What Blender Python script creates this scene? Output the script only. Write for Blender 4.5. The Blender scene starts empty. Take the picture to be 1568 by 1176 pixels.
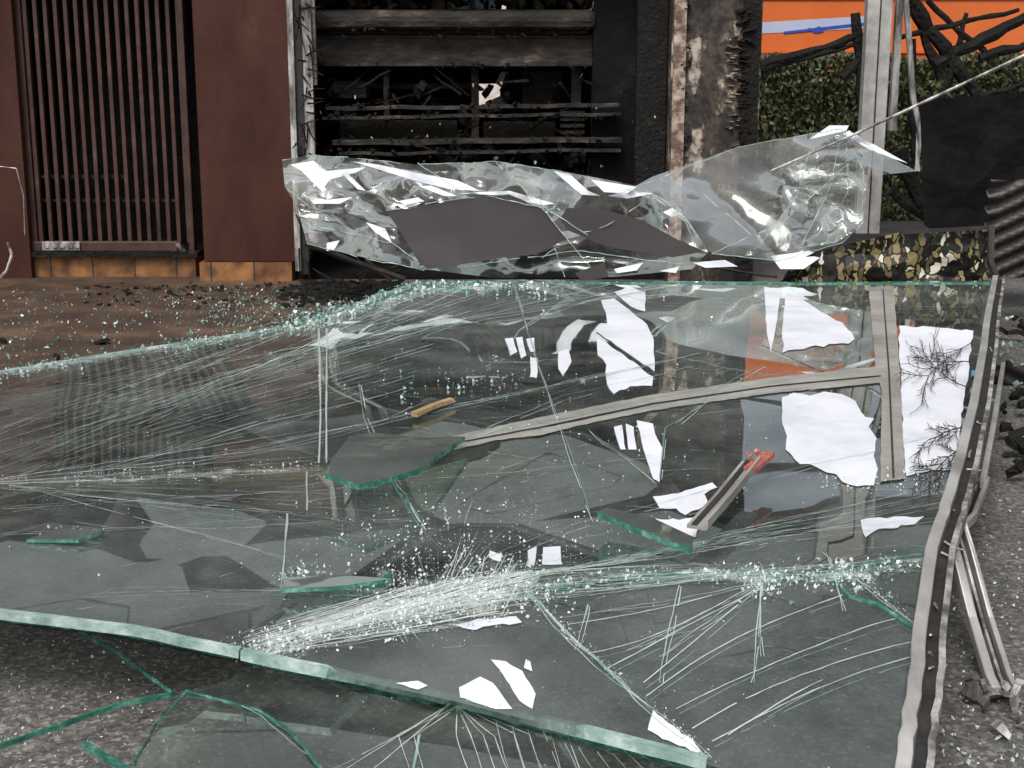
import bpy, math, random
from mathutils import Vector, noise, Euler
from mathutils.bvhtree import BVHTree
from mathutils.geometry import delaunay_2d_cdt
import bmesh
random.seed(7)
R=random.random
def U(a,b): return a+(b-a)*random.random()
scene=bpy.context.scene
# ---------------------------------------------------------------- camera
PITCH=math.radians(12); FPX=2000.0; CAM=Vector((0,0,1.2))
cd=bpy.data.cameras.new("camera"); cam=bpy.data.objects.new("camera",cd)
scene.collection.objects.link(cam); cam.location=CAM
cam.rotation_euler=(math.radians(90)-PITCH,0,0)
cd.sensor_width=36; cd.lens=36*FPX/1568; cd.clip_end=2000; cd.clip_start=0.05
scene.camera=cam
cT,sT=math.cos(math.radians(90)-PITCH),math.sin(math.radians(90)-PITCH)
# survey helpers: turn sighted directions into real positions on real planes
def ray(u,v):
    x=(u-784)/FPX; y=-(v-588)/FPX; z=-1
    return Vector((x,y*cT-z*sT,y*sT+z*cT))
def G(u,v,z=0.0):
    d=ray(u,v); t=(z-CAM.z)/d.z
    return CAM+d*t
def F(u,v,y):
    d=ray(u,v); return CAM+d*(y/d.y)
# ---------------------------------------------------------------- materials
def newmat(n):
    m=bpy.data.materials.new(n); m.use_nodes=True
    nt=m.node_tree; nt.nodes.clear()
    return m,nt,nt.nodes,nt.links
def ramp(N,stops,interp='LINEAR'):
    r=N.new('ShaderNodeValToRGB'); cr=r.color_ramp; cr.interpolation=interp
    while len(cr.elements)<len(stops): cr.elements.new(0.5)
    for e,(p,c) in zip(cr.elements,stops):
        e.position=p; e.color=(c[0],c[1],c[2],1)
    return r
def nmat(name,stops,scale=8,rough=0.7,metal=0,bump=0.3,detail=8,stretch=(1,1,1),bscale=None,interp='LINEAR',spec=0.5,bdist=0.01):
    m,nt,N,L=newmat(name)
    o=N.new('ShaderNodeOutputMaterial'); b=N.new('ShaderNodeBsdfPrincipled')
    L.new(b.outputs[0],o.inputs[0])
    tc=N.new('ShaderNodeTexCoord'); mp=N.new('ShaderNodeMapping'); mp.inputs['Scale'].default_value=stretch
    L.new(tc.outputs['Object'],mp.inputs[0])
    n=N.new('ShaderNodeTexNoise'); n.inputs['Scale'].default_value=scale; n.inputs['Detail'].default_value=detail
    n.inputs['Roughness'].default_value=0.65
    L.new(mp.outputs[0],n.inputs[0])
    r=ramp(N,stops,interp); L.new(n.outputs[0],r.inputs[0]); L.new(r.outputs[0],b.inputs['Base Color'])
    b.inputs['Roughness'].default_value=rough; b.inputs['Metallic'].default_value=metal
    b.inputs['Specular IOR Level'].default_value=spec
    if bump:
        n2=N.new('ShaderNodeTexNoise'); n2.inputs['Scale'].default_value=bscale or scale*4; n2.inputs['Detail'].default_value=6
        L.new(mp.outputs[0],n2.inputs[0])
        bp=N.new('ShaderNodeBump'); bp.inputs['Strength'].default_value=bump; bp.inputs['Distance'].default_value=bdist
        L.new(n2.outputs[0],bp.inputs['Height']); L.new(bp.outputs[0],b.inputs['Normal'])
    return m
M={}
M['maroon']=nmat('maroon_paint',[(0.3,(.034,.012,.009)),(0.52,(.056,.021,.015)),(0.66,(.07,.029,.021)),(.74,(.12,.07,.052))],3,0.65,bump=.3,bscale=40,stretch=(1,1,.5),spec=.18)
M['grille']=nmat('grille_paint',[(0.3,(.02,.008,.006)),(0.6,(.06,.026,.019)),(0.8,(.14,.085,.065))],7,0.5,bump=.2)
M['char']=nmat('charred',[(0.3,(.003,.003,.003)),(0.6,(.012,.011,.01)),(0.8,(.06,.052,.045))],9,0.8,bump=.8,bdist=.03,spec=.25)
M['charwall']=nmat('charred_wall',[(0.35,(.003,.003,.0035)),(0.6,(.008,.008,.009)),(0.8,(.028,.027,.027))],4,0.9,bump=.6,bdist=.03,spec=.15)
M['burntmetal']=nmat('burnt_metal',[(0.32,(.004,.0035,.003)),(0.46,(.02,.016,.013)),(0.58,(.04,.032,.026)),(.7,(.15,.125,.1))],9,0.7,bump=.8,stretch=(.4,1,1),bdist=.015,spec=.3)
M['alu']=nmat('aluminium',[(0.3,(.2,.19,.18)),(0.5,(.38,.37,.36)),(0.7,(.55,.54,.52))],6,0.4,.3,bump=.15,stretch=(1,.4,1))
M['alupale']=nmat('pale_trim_and_reflection',[(0.3,(.18,.17,.15)),(0.5,(.3,.29,.265)),(0.7,(.42,.41,.38))],4,0.5,.1,bump=.1)  # broken frame piece, and the painted transom and post reflections
M['aludirty']=nmat('sooty_aluminium',[(0.32,(.02,.018,.016)),(0.45,(.16,.15,.14)),(0.6,(.5,.49,.48)),(0.8,(.7,.69,.67))],12,0.45,.3,bump=.4,stretch=(1,1,.3))
M['rubber']=nmat('rubber_gasket_and_reflection',[(0.3,(.008,.008,.008)),(0.8,(.04,.038,.036))],20,0.7)
M['white']=nmat('white_reflection',[(0.3,(.5,.53,.58)),(0.5,(.68,.7,.76)),(0.7,(.78,.8,.85))],3,0.6,bump=.05)  # white of the painted sky reflections and film highlights
M['darkreflect']=nmat('dark_reflection',[(0.3,(.026,.022,.022)),(0.6,(.04,.035,.035)),(0.8,(.065,.058,.056))],1.5,0.3,bump=.1,bscale=3)  # flat tone painted for dark reflections on the film
M['wood']=nmat('broken_wood',[(0.3,(.2,.13,.06)),(0.6,(.42,.3,.16)),(0.8,(.6,.48,.3))],10,0.7,stretch=(.3,3,3))
M['rust']=nmat('corrugated_burnt',[(0.3,(.02,.018,.018)),(0.6,(.06,.05,.048)),(0.8,(.12,.1,.095))],5,0.5,.3,bump=.3)
M['pavpatch']=nmat('walkway',[(0.3,(.025,.015,.01)),(0.5,(.065,.038,.024)),(0.7,(.15,.09,.055))],2.5,0.7,bump=.6,bscale=60)
M['redplastic']=nmat('red_plastic',[(0.3,(.25,.05,.03)),(0.55,(.42,.12,.08)),(0.7,(.6,.4,.33))],40,.5)
M['blueplastic']=nmat('blue_plastic',[(0.3,(.03,.14,.25)),(0.8,(.06,.25,.4))],20,.5)
M['orange']=nmat('orange_paint',[(0.3,(.66,.14,.035)),(0.7,(.76,.19,.05))],2,.35,bump=0)
M['stripewhite']=nmat('stripe_white',[(0.3,(.42,.47,.68)),(0.7,(.52,.57,.75))],2,.4,bump=0)
M['stripeblue']=nmat('stripe_blue',[(0.3,(.03,.08,.4)),(0.7,(.04,.1,.5))],2,.4,bump=0)
M['glassdark']=nmat('vehicle_window',[(0.3,(.01,.012,.014)),(0.7,(.03,.035,.04))],2,.1,bump=0)
M['tyre']=nmat('tyre',[(0.3,(.01,.01,.01)),(0.7,(.03,.03,.03))],12,.8)
M['mirrored_twig']=nmat('twig_reflection',[(0.3,(.01,.01,.01)),(0.7,(.04,.035,.03))],12,.8)  # dark tone of the modelled twig reflections
M['pale']=nmat('pale_wall',[(0.3,(.5,.42,.38)),(0.7,(.8,.76,.72))],6,.8)
M['clad']=nmat('cladding_panel',[(0.3,(.17,.195,.19)),(0.5,(.215,.245,.24)),(0.75,(.27,.3,.29))],.8,.6,bump=.1)
M['cladrib']=nmat('cladding_seam',[(0.3,(.1,.115,.112)),(0.5,(.13,.15,.145)),(0.75,(.17,.19,.185))],.8,.6,bump=.1)

def peel():
    m,nt,N,L=newmat('peeling_paint')
    o=N.new('ShaderNodeOutputMaterial'); b=N.new('ShaderNodeBsdfPrincipled'); L.new(b.outputs[0],o.inputs[0])
    tc=N.new('ShaderNodeTexCoord')
    n=N.new('ShaderNodeTexNoise'); n.inputs['Scale'].default_value=3.8; n.inputs['Detail'].default_value=8; n.inputs['Roughness'].default_value=.56
    mp=N.new('ShaderNodeMapping'); mp.inputs['Scale'].default_value=(1.5,1,.8); mp.inputs['Location'].default_value=(.7,0,.3); L.new(tc.outputs['Object'],mp.inputs[0]); L.new(mp.outputs[0],n.inputs[0])
    r=ramp(N,[(0.0,(.008,.007,.007)),(.4,(.03,.024,.02)),(.47,(.06,.048,.04)),(.555,(.1,.078,.062)),(.575,(.2,.15,.12)),(.595,(.42,.37,.32))],'CONSTANT')
    L.new(n.outputs[0],r.inputs[0])
    n3=N.new('ShaderNodeTexNoise'); n3.inputs['Scale'].default_value=30; n3.inputs['Detail'].default_value=6; L.new(tc.outputs['Object'],n3.inputs[0])
    r3=ramp(N,[(.35,(.25,.23,.2)),(.6,(1,1,1))]); L.new(n3.outputs[0],r3.inputs[0])
    mx=N.new('ShaderNodeMix'); mx.data_type='RGBA'; mx.blend_type='MULTIPLY'; mx.inputs[0].default_value=1
    L.new(r.outputs[0],mx.inputs[6]); L.new(r3.outputs[0],mx.inputs[7]); L.new(mx.outputs[2],b.inputs['Base Color'])
    b.inputs['Roughness'].default_value=.75
    bp=N.new('ShaderNodeBump'); bp.inputs['Strength'].default_value=.8; bp.inputs['Distance'].default_value=.02
    L.new(r.outputs[0],bp.inputs['Height']); L.new(bp.outputs[0],b.inputs['Normal'])
    return m
M['peel']=peel()
M['cream']=nmat('flaked_cream_edge',[(0.3,(.05,.035,.028)),(.45,(.16,.1,.075)),(0.55,(.33,.27,.22)),(0.7,(.5,.46,.42))],14,.8,bump=.8)
def goldflake():
    m,nt,N,L=newmat('flaked_gold_film')
    o=N.new('ShaderNodeOutputMaterial'); b=N.new('ShaderNodeBsdfPrincipled'); L.new(b.outputs[0],o.inputs[0])
    tc=N.new('ShaderNodeTexCoord')
    v=N.new('ShaderNodeTexVoronoi'); v.inputs['Scale'].default_value=20; v.feature='DISTANCE_TO_EDGE'
    vc=N.new('ShaderNodeTexVoronoi'); vc.inputs['Scale'].default_value=20
    n=N.new('ShaderNodeTexNoise'); n.inputs['Scale'].default_value=11; n.inputs['Detail'].default_value=3
    mm=N.new('ShaderNodeMixRGB'); mm.inputs[0].default_value=.1; L.new(tc.outputs['Object'],mm.inputs[1]); L.new(tc.outputs['Object'],n.inputs[0]); L.new(n.outputs['Color'],mm.inputs[2])
    mp=N.new('ShaderNodeMapping'); mp.inputs['Rotation'].default_value=(0,.7,0); mp.inputs['Scale'].default_value=(1.6,1,.8)
    L.new(mm.outputs[0],mp.inputs[0]); L.new(mp.outputs[0],v.inputs[0]); L.new(mp.outputs[0],vc.inputs[0])
    s=N.new('ShaderNodeSeparateColor'); L.new(vc.outputs['Color'],s.inputs[0])
    r=ramp(N,[(0,(.008,.008,.006)),(.3,(.1,.08,.04)),(.45,(.2,.16,.07)),(.7,(.34,.28,.15)),(.9,(.58,.56,.46))],'CONSTANT')
    L.new(s.outputs[0],r.inputs[0])
    r2=ramp(N,[(0,(.03,.03,.03)),(.09,(1,1,1))],'CONSTANT'); L.new(v.outputs[0],r2.inputs[0])
    mx=N.new('ShaderNodeMix'); mx.data_type='RGBA'; mx.blend_type='MULTIPLY'; mx.inputs[0].default_value=1
    L.new(r.outputs[0],mx.inputs[6]); L.new(r2.outputs[0],mx.inputs[7]); L.new(mx.outputs[2],b.inputs['Base Color'])
    b.inputs['Roughness'].default_value=.35
    return m
M['gold']=goldflake()
def brick(name,c1,c2,mortar,sc,w,h,ms,rough=.6,rot=(0,0,0)):
    m,nt,N,L=newmat(name)
    o=N.new('ShaderNodeOutputMaterial'); b=N.new('ShaderNodeBsdfPrincipled'); L.new(b.outputs[0],o.inputs[0])
    tc=N.new('ShaderNodeTexCoord'); mp=N.new('ShaderNodeMapping'); mp.inputs['Rotation'].default_value=rot
    L.new(tc.outputs['Object'],mp.inputs[0])
    t=N.new('ShaderNodeTexBrick'); t.inputs['Scale'].default_value=sc; t.inputs['Brick Width'].default_value=w; t.inputs['Row Height'].default_value=h
    t.inputs['Mortar Size'].default_value=ms; t.offset=0
    t.inputs['Color1'].default_value=(*c1,1); t.inputs['Color2'].default_value=(*c2,1); t.inputs['Mortar'].default_value=(*mortar,1)
    L.new(mp.outputs[0],t.inputs[0])
    n=N.new('ShaderNodeTexNoise'); n.inputs['Scale'].default_value=9; n.inputs['Detail'].default_value=8; L.new(tc.outputs['Object'],n.inputs[0])
    r=ramp(N,[(.35,(.2,.18,.16)),(.65,(1,1,1))]); L.new(n.outputs[0],r.inputs[0])
    mx=N.new('ShaderNodeMix'); mx.data_type='RGBA'; mx.blend_type='MULTIPLY'; mx.inputs[0].default_value=.9
    L.new(t.outputs[0],mx.inputs[6]); L.new(r.outputs[0],mx.inputs[7]); L.new(mx.outputs[2],b.inputs['Base Color'])
    b.inputs['Roughness'].default_value=rough
    return m
M['plinth']=brick('plinth_tiles',(.36,.17,.05),(.27,.115,.04),(.05,.04,.03),1,.3,.2,.006,rot=(math.radians(90),0,0))
def ground_mat():
    m,nt,N,L=newmat('asphalt_aggregate')
    o=N.new('ShaderNodeOutputMaterial'); b=N.new('ShaderNodeBsdfPrincipled'); L.new(b.outputs[0],o.inputs[0])
    tc=N.new('ShaderNodeTexCoord')
    v=N.new('ShaderNodeTexVoronoi'); v.inputs['Scale'].default_value=110; L.new(tc.outputs['Object'],v.inputs[0])
    s=N.new('ShaderNodeSeparateColor'); L.new(v.outputs['Color'],s.inputs[0])
    r=ramp(N,[(0,(.06,.057,.053)),(.45,(.105,.1,.093)),(.8,(.15,.143,.134)),(1,(.26,.25,.24))]); L.new(s.outputs[0],r.inputs[0])
    n=N.new('ShaderNodeTexNoise'); n.inputs['Scale'].default_value=1.6; n.inputs['Detail'].default_value=9; L.new(tc.outputs['Object'],n.inputs[0])
    r2=ramp(N,[(.3,(.5,.47,.45)),(.65,(1.1,1.1,1.08))]); L.new(n.outputs[0],r2.inputs[0])
    mx=N.new('ShaderNodeMix'); mx.data_type='RGBA'; mx.blend_type='MULTIPLY'; mx.inputs[0].default_value=1
    L.new(r.outputs[0],mx.inputs[6]); L.new(r2.outputs[0],mx.inputs[7]); L.new(mx.outputs[2],b.inputs['Base Color'])
    b.inputs['Roughness'].default_value=.85
    bp=N.new('ShaderNodeBump'); bp.inputs['Strength'].default_value=.6; bp.inputs['Distance'].default_value=.005
    L.new(s.outputs[0],bp.inputs['Height']); L.new(bp.outputs[0],b.inputs['Normal'])
    return m
M['ground']=ground_mat()
def glass(name,tint=(.6,.7,.66),ior=1.75,k=1.25,add=.03,dust=.16,wave=.04,rough=.01,wscale=3,dcol=(.5,.55,.53),dmin=.15):
    m,nt,N,L=newmat(name)
    o=N.new('ShaderNodeOutputMaterial')
    tc=N.new('ShaderNodeTexCoord')
    tr=N.new('ShaderNodeBsdfTransparent'); tr.inputs[0].default_value=(*tint,1)
    gl=N.new('ShaderNodeBsdfGlossy'); gl.inputs['Roughness'].default_value=rough; gl.inputs[0].default_value=(.88,.94,.92,1)
    fr=N.new('ShaderNodeFresnel'); fr.inputs[0].default_value=ior
    nb=N.new('ShaderNodeTexNoise'); nb.inputs['Scale'].default_value=wscale; nb.inputs['Detail'].default_value=2; L.new(tc.outputs['Object'],nb.inputs[0])
    bp=N.new('ShaderNodeBump'); bp.inputs['Strength'].default_value=wave; bp.inputs['Distance'].default_value=.1
    L.new(nb.outputs[0],bp.inputs['Height']); L.new(bp.outputs[0],gl.inputs['Normal'])
    ma=N.new('ShaderNodeMath'); ma.operation='MULTIPLY_ADD'; ma.inputs[1].default_value=k; ma.inputs[2].default_value=add; ma.use_clamp=True
    L.new(fr.outputs[0],ma.inputs[0])
    m1=N.new('ShaderNodeMixShader'); L.new(ma.outputs[0],m1.inputs[0]); L.new(tr.outputs[0],m1.inputs[1]); L.new(gl.outputs[0],m1.inputs[2])
    df=N.new('ShaderNodeBsdfDiffuse'); df.inputs[0].default_value=(*dcol,1)
    n=N.new('ShaderNodeTexNoise'); n.inputs['Scale'].default_value=2.2; n.inputs['Detail'].default_value=12; n.inputs['Roughness'].default_value=.7; L.new(tc.outputs['Object'],n.inputs[0])
    mr=N.new('ShaderNodeMapRange'); mr.inputs[1].default_value=.42; mr.inputs[2].default_value=.78; mr.inputs[3].default_value=dust*dmin; mr.inputs[4].default_value=dust
    L.new(n.outputs[0],mr.inputs[0])
    m2=N.new('ShaderNodeMixShader'); L.new(mr.outputs[0],m2.inputs[0]); L.new(m1.outputs[0],m2.inputs[1]); L.new(df.outputs[0],m2.inputs[2])
    L.new(m2.outputs[0],o.inputs[0])
    return m
M['glass']=glass('laminated_glass',k=1.5,add=.05,dust=.2,wave=.004,wscale=1.5,rough=.015)
M['shardglass']=glass('shard_glass',(.8,.88,.84),1.6,.9,.03,.45,.02,.03,6,(.26,.3,.28),.5)
M['film']=glass('clear_film',(.95,.96,.955),1.45,.62,.02,.2,.05,.08,5,(.5,.49,.47),.2)
def crystal(name,stops,transp=.15,rough=.12):
    m,nt,N,L=newmat(name)
    o=N.new('ShaderNodeOutputMaterial'); b=N.new('ShaderNodeBsdfPrincipled')
    a=N.new('ShaderNodeAttribute'); a.attribute_name='rnd'
    r=ramp(N,stops); L.new(a.outputs['Fac'],r.inputs[0]); L.new(r.outputs[0],b.inputs['Base Color'])
    b.inputs['Roughness'].default_value=rough; b.inputs['Specular IOR Level'].default_value=.9
    t=N.new('ShaderNodeBsdfTransparent'); mx=N.new('ShaderNodeMixShader'); mx.inputs[0].default_value=transp
    L.new(b.outputs[0],mx.inputs[1]); L.new(t.outputs[0],mx.inputs[2]); L.new(mx.outputs[0],o.inputs[0])
    return m
M['chips']=crystal('crushed_glass',[(0,(.04,.14,.115)),(.3,(.16,.31,.27)),(.55,(.52,.66,.62)),(1,(.95,.97,.96))],.25)
M['crack']=crystal('crack_faces',[(0,(.07,.18,.15)),(.35,(.3,.44,.4)),(1,(.9,.95,.93))],.35,.3)
def frost():
    m,nt,N,L=newmat('powdered_glass')
    o=N.new('ShaderNodeOutputMaterial'); d=N.new('ShaderNodeBsdfDiffuse'); d.inputs[0].default_value=(.85,.93,.91,1); t=N.new('ShaderNodeBsdfTransparent')
    a=N.new('ShaderNodeAttribute'); a.attribute_name='cover'; tc=N.new('ShaderNodeTexCoord')
    mp=N.new('ShaderNodeMapping'); mp.inputs['Rotation'].default_value=(0,0,-.5); mp.inputs['Scale'].default_value=(.35,1.6,1); L.new(tc.outputs['Object'],mp.inputs[0])
    n=N.new('ShaderNodeTexNoise'); n.inputs['Scale'].default_value=22; n.inputs['Detail'].default_value=10; n.inputs['Roughness'].default_value=.85; L.new(mp.outputs[0],n.inputs[0])
    r=N.new('ShaderNodeMapRange'); r.inputs[1].default_value=.46; r.inputs[2].default_value=.6; L.new(n.outputs[0],r.inputs[0])
    p=N.new('ShaderNodeMath'); p.operation='POWER'; p.inputs[1].default_value=1.3; L.new(a.outputs['Fac'],p.inputs[0])
    q=N.new('ShaderNodeMath'); q.operation='MULTIPLY'; q.use_clamp=True; L.new(p.outputs[0],q.inputs[0]); L.new(r.outputs[0],q.inputs[1])
    q2=N.new('ShaderNodeMath'); q2.operation='MULTIPLY'; q2.inputs[1].default_value=.8; L.new(q.outputs[0],q2.inputs[0])
    mx=N.new('ShaderNodeMixShader'); L.new(q2.outputs[0],mx.inputs[0]); L.new(t.outputs[0],mx.inputs[1]); L.new(d.outputs[0],mx.inputs[2]); L.new(mx.outputs[0],o.inputs[0])
    return m
M['frost']=frost()
M['edge']=nmat('glass_edge_green',[(0.3,(.012,.075,.055)),(0.5,(.03,.17,.125)),(0.72,(.2,.42,.35))],25,.15,bump=.5,spec=.8)
M['edgepale']=nmat('glass_edge_pale',[(0.3,(.11,.22,.19)),(0.5,(.27,.39,.36)),(0.72,(.62,.72,.7))],14,.2,bump=.4,spec=.8)
# ---------------------------------------------------------------- object helpers
def empty(name):
    e=bpy.data.objects.new(name,None); scene.collection.objects.link(e); e.empty_display_size=.1; return e
def mk(name,verts,faces,mat,parent=None,rnd=None,smooth=False):
    me=bpy.data.meshes.new(name); me.from_pydata([tuple(v) for v in verts],[],faces); me.update()
    if rnd is not None:
        at=me.attributes.new('rnd','FLOAT','FACE'); at.data.foreach_set('value',[float(x) for x in rnd])
    if smooth:
        for p in me.polygons: p.use_smooth=True
    ob=bpy.data.objects.new(name,me); scene.collection.objects.link(ob)
    if mat: me.materials.append(M[mat] if isinstance(mat,str) else mat)
    if parent: ob.parent=parent
    return ob
class MB:
    def __init__(s): s.v=[]; s.f=[]; s.r=[]
    def add(s,vs,fs,r=None):
        o=len(s.v); s.v+=[Vector(v) for v in vs]; s.f+=[tuple(i+o for i in f) for f in fs]
        rr=R() if r is None else r; s.r+=[rr]*len(fs)
    def box(s,x0,x1,y0,y1,z0,z1,rot=None,r=None):
        vs=[Vector((x,y,z)) for x in (x0,x1) for y in (y0,y1) for z in (z0,z1)]
        if rot:
            c=Vector(((x0+x1)/2,(y0+y1)/2,(z0+z1)/2)); vs=[c+rot@(v-c) for v in vs]
        s.add(vs,[(0,1,3,2),(4,6,7,5),(0,4,5,1),(2,3,7,6),(0,2,6,4),(1,5,7,3)],r)
    def flake(s,p,size,flat=.3,tilt=1.0):
        """irregular burnt fragment"""
        e=Euler((U(-tilt,tilt),U(-tilt,tilt),U(0,6.3))).to_matrix(); n=random.choice((4,5,6)); el=U(.25,1)
        rr=[U(.6,1) for _ in range(n)]
        lo=[p+e@Vector((math.cos(k*6.283/n)*size*rr[k],math.sin(k*6.283/n)*size*rr[k]*el,-size*flat*.5)) for k in range(n)]
        hi=[p+e@Vector((math.cos(k*6.283/n)*size*rr[k]*.8,math.sin(k*6.283/n)*size*rr[k]*el*.8,size*flat*U(.2,.8))) for k in range(n)]
        s.add(lo+hi,[tuple(range(n))[::-1],tuple(range(n,2*n))]+[(k,(k+1)%n,(k+1)%n+n,k+n) for k in range(n)])
    def rod(s,a,b,r0,r1=None,n=6,jit=0):
        a=Vector(a); b=Vector(b); r1=r0 if r1 is None else r1
        d=(b-a).normalized(); up=Vector((0,0,1)) if abs(d.z)<.9 else Vector((1,0,0))
        s1=d.cross(up).normalized(); s2=d.cross(s1)
        seg=1 if not jit else max(2,int((b-a).length/.08)); rings=[]
        for k in range(seg+1):
            t=k/seg; c=a.lerp(b,t)+Vector((U(-jit,jit),U(-jit,jit),U(-jit,jit)))*(1 if 0<k<seg else 0); rr=(r0+(r1-r0)*t)*(1+U(-.2,.2)*(jit>0))
            rings.append([c+(s1*math.cos(2*math.pi*i/n)+s2*math.sin(2*math.pi*i/n))*rr for i in range(n)])
        vs=[p for rg in rings for p in rg]; fs=[]
        for k in range(seg):
            for i in range(n):
                fs.append((k*n+i,k*n+(i+1)%n,(k+1)*n+(i+1)%n,(k+1)*n+i))
        fs.append(tuple(range(n))[::-1]); fs.append(tuple(seg*n+i for i in range(n)))
        s.add(vs,fs)
    def sweep(s,pts,w,h,off=(0,0)):
        pts=[Vector(p) for p in pts]; vs=[];fs=[]
        for i,p in enumerate(pts):
            d=(pts[min(i+1,len(pts)-1)]-pts[max(i-1,0)]).normalized()
            sd=d.cross(Vector((0,0,1))).normalized(); up=sd.cross(d).normalized()
            c=p+sd*off[0]+up*off[1]
            vs+=[c-sd*w/2-up*h/2,c+sd*w/2-up*h/2,c+sd*w/2+up*h/2,c-sd*w/2+up*h/2]
        for i in range(len(pts)-1):
            for k in range(4):
                fs.append((i*4+k,i*4+(k+1)%4,(i+1)*4+(k+1)%4,(i+1)*4+k))
        n=len(pts)*4-4
        fs+=[(3,2,1,0),(n,n+1,n+2,n+3)]
        s.add(vs,fs)
    def out(s,name,mat,parent=None,attr=False,bevel=0,smooth=False):
        ob=mk(name,s.v,s.f,mat,parent,s.r if attr else None,smooth)
        if bevel:
            b=ob.modifiers.new('bevel','BEVEL'); b.width=bevel; b.segments=2
        return ob
def fbox(mb,u0,v0,u1,v1,y,depth):
    vm=min(420,max(0,(v0+v1)/2))
    a=F(u0,vm,y).x; b=F(u1,vm,y).x; um=(u0+u1)/2
    mb.box(a,b,y,y+depth,F(um,v1,y).z,F(um,v0,y).z)
def tri_fill(poly,step):
    """triangulated fill of a 2-D outline with a jittered inner grid"""
    us=[p[0] for p in poly]; vs=[p[1] for p in poly]
    pts=[]; n=len(poly)
    for i in range(n):
        a=poly[i]; b=poly[(i+1)%n]; L_=math.hypot(b[0]-a[0],b[1]-a[1]); k=max(1,int(L_/step))
        for j in range(k): pts.append(Vector((a[0]+(b[0]-a[0])*j/k,a[1]+(b[1]-a[1])*j/k)))
    nb=len(pts); edges=[(i,(i+1)%nb) for i in range(nb)]
    u=min(us)+step/2
    while u<max(us):
        v=min(vs)+step/2
        while v<max(vs):
            p=(u+U(-.3,.3)*step,v+U(-.3,.3)*step); ins=False; j=n-1
            for i in range(n):
                if (poly[i][1]>p[1])!=(poly[j][1]>p[1]) and p[0]<(poly[j][0]-poly[i][0])*(p[1]-poly[i][1])/(poly[j][1]-poly[i][1])+poly[i][0]: ins=not ins
                j=i
            if ins: pts.append(Vector(p))
            v+=step
        u+=step
    r=delaunay_2d_cdt(pts,edges,[list(range(nb))],1,1e-4)
    return r[0],[tuple(f) for f in r[2]]

# ================================================================ GROUND
mk('ground',[(-300,-60,0),(300,-60,0),(300,600,0),(-300,600,0)],[(0,1,2,3)],'ground')
mk('walkway',[(-9,4.2,.004),(-1.2,5.6,.004),(-.8,9.6,.004),(-9,9.6,.004)],[(0,1,2,3)],'pavpatch')

# ================================================================ BUILDING
Y0=9.1
bld=empty('burnt_shop_building')
mb=MB(); fbox(mb,293,-400,447,402,Y0,.7); mb.out('column',  'maroon',bld,bevel=.01)
mb=MB(); fbox(mb,306,402,447,436,Y0-.015,.7); mb.out('column_tile_base','plinth',bld)
mb=MB(); fbox(mb,-900,-400,18,440,Y0+.15,.3); mb.out('left_wall','maroon',bld)
mb=MB(); fbox(mb,14,393,300,440,Y0+.22,.5); mb.out('plinth','plinth',bld)
mb=MB(); fbox(mb,10,386,302,394,Y0+.16,.6); mb.out('sill','char',bld)
mb=MB(); fbox(mb,-5,-400,300,420,Y0+.75,.1); mb.out('door_recess','charwall',bld)
# upper storey: plain cladding with thin seams
mb=MB(); mb.box(-9,9,Y0-.25,Y0+.4,2.55,7.5); mb.out('upper_cladding','clad',bld)
mb=MB()
for z in (3.1,3.75,4.4,5.05,5.7,6.35,7.0): mb.box(-9,9,Y0-.258,Y0-.251,z,z+.012)
mb.out('cladding_seams','cladrib',bld)
mb=MB()
for x in (-6,-3.2,-.4): mb.box(x,x+1.5,Y0-.30,Y0-.26,4.5,5.6)
mb.out('upper_windows','glassdark',bld)
mb=MB(); mb.box(-9,9,Y0-.05,Y0+.1,2.44,2.55); mb.out('shopfront_head','alu',bld)
# room shell
mb=MB()
xl=F(440,200,Y0).x; xr=F(1160,200,Y0).x
mb.box(xl-.1,xl,Y0+.2,13,0,2.6); mb.box(xr-.12,xr-.02,Y0+.5,12.6,0,2.6)
mb.box(xl,xr-.02,Y0+.4,13,2.5,2.6); mb.box(xl,xr-.02,Y0+.1,13,.004,.05)
mb.out('room_shell','charwall',bld)
mb=MB(); yb=12.6
ur=784+(xr-.02)/yb*2000*.97
def bw(u0,v0,u1,v1): fbox(mb,u0,v0,u1,v1,yb,.12)
bw(300,-300,ur,-14); bw(300,-14,690,128); bw(775,-14,900,128); bw(940,-14,ur,128); bw(690,14,775,128); bw(900,22,940,128)
bw(300,128,733,162); bw(768,128,ur,162); bw(300,162,ur,440)
mb.out('back_wall','charwall',bld)
mb=MB(); fbox(mb,1030,-400,1168,440,Y0-.05,.55)
ob=mb.out('peeling_pillar','peel',bld)
mb=MB(); fbox(mb,1033,-400,1052,440,Y0-.075,.024); mb.out('pillar_corner_strip','cream',bld)
mb=MB(); fbox(mb,1140,-400,1166,430,Y0-.075,.03)
for k in range(90):
    mb.flake(F(1138+random.gauss(0,4),U(-20,400),Y0-.07),U(.02,.07),.2,.4)
for k in range(60):
    mb.flake(F(1052+random.gauss(0,3),U(-20,400),Y0-.07),U(.012,.035),.2,.4)
mb.out('pillar_char_strip','char',bld)
mb=MB()
for k in range(44):
    mb.flake(F(1122+random.gauss(0,6),random.choice((U(60,120),U(100,240))),Y0-.065),U(.02,.05),.1,.3)
mb.out('loose_paint_flakes','cream',bld)
mb=MB(); fbox(mb,908,-200,1030,440,Y0+.25,.2); mb.out('burnt_partition','charwall',bld)
mb=MB(); fbox(mb,975,-200,1022,440,Y0+.12,.12); mb.out('burnt_door_leaf','char',bld,bevel=.01)

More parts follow.
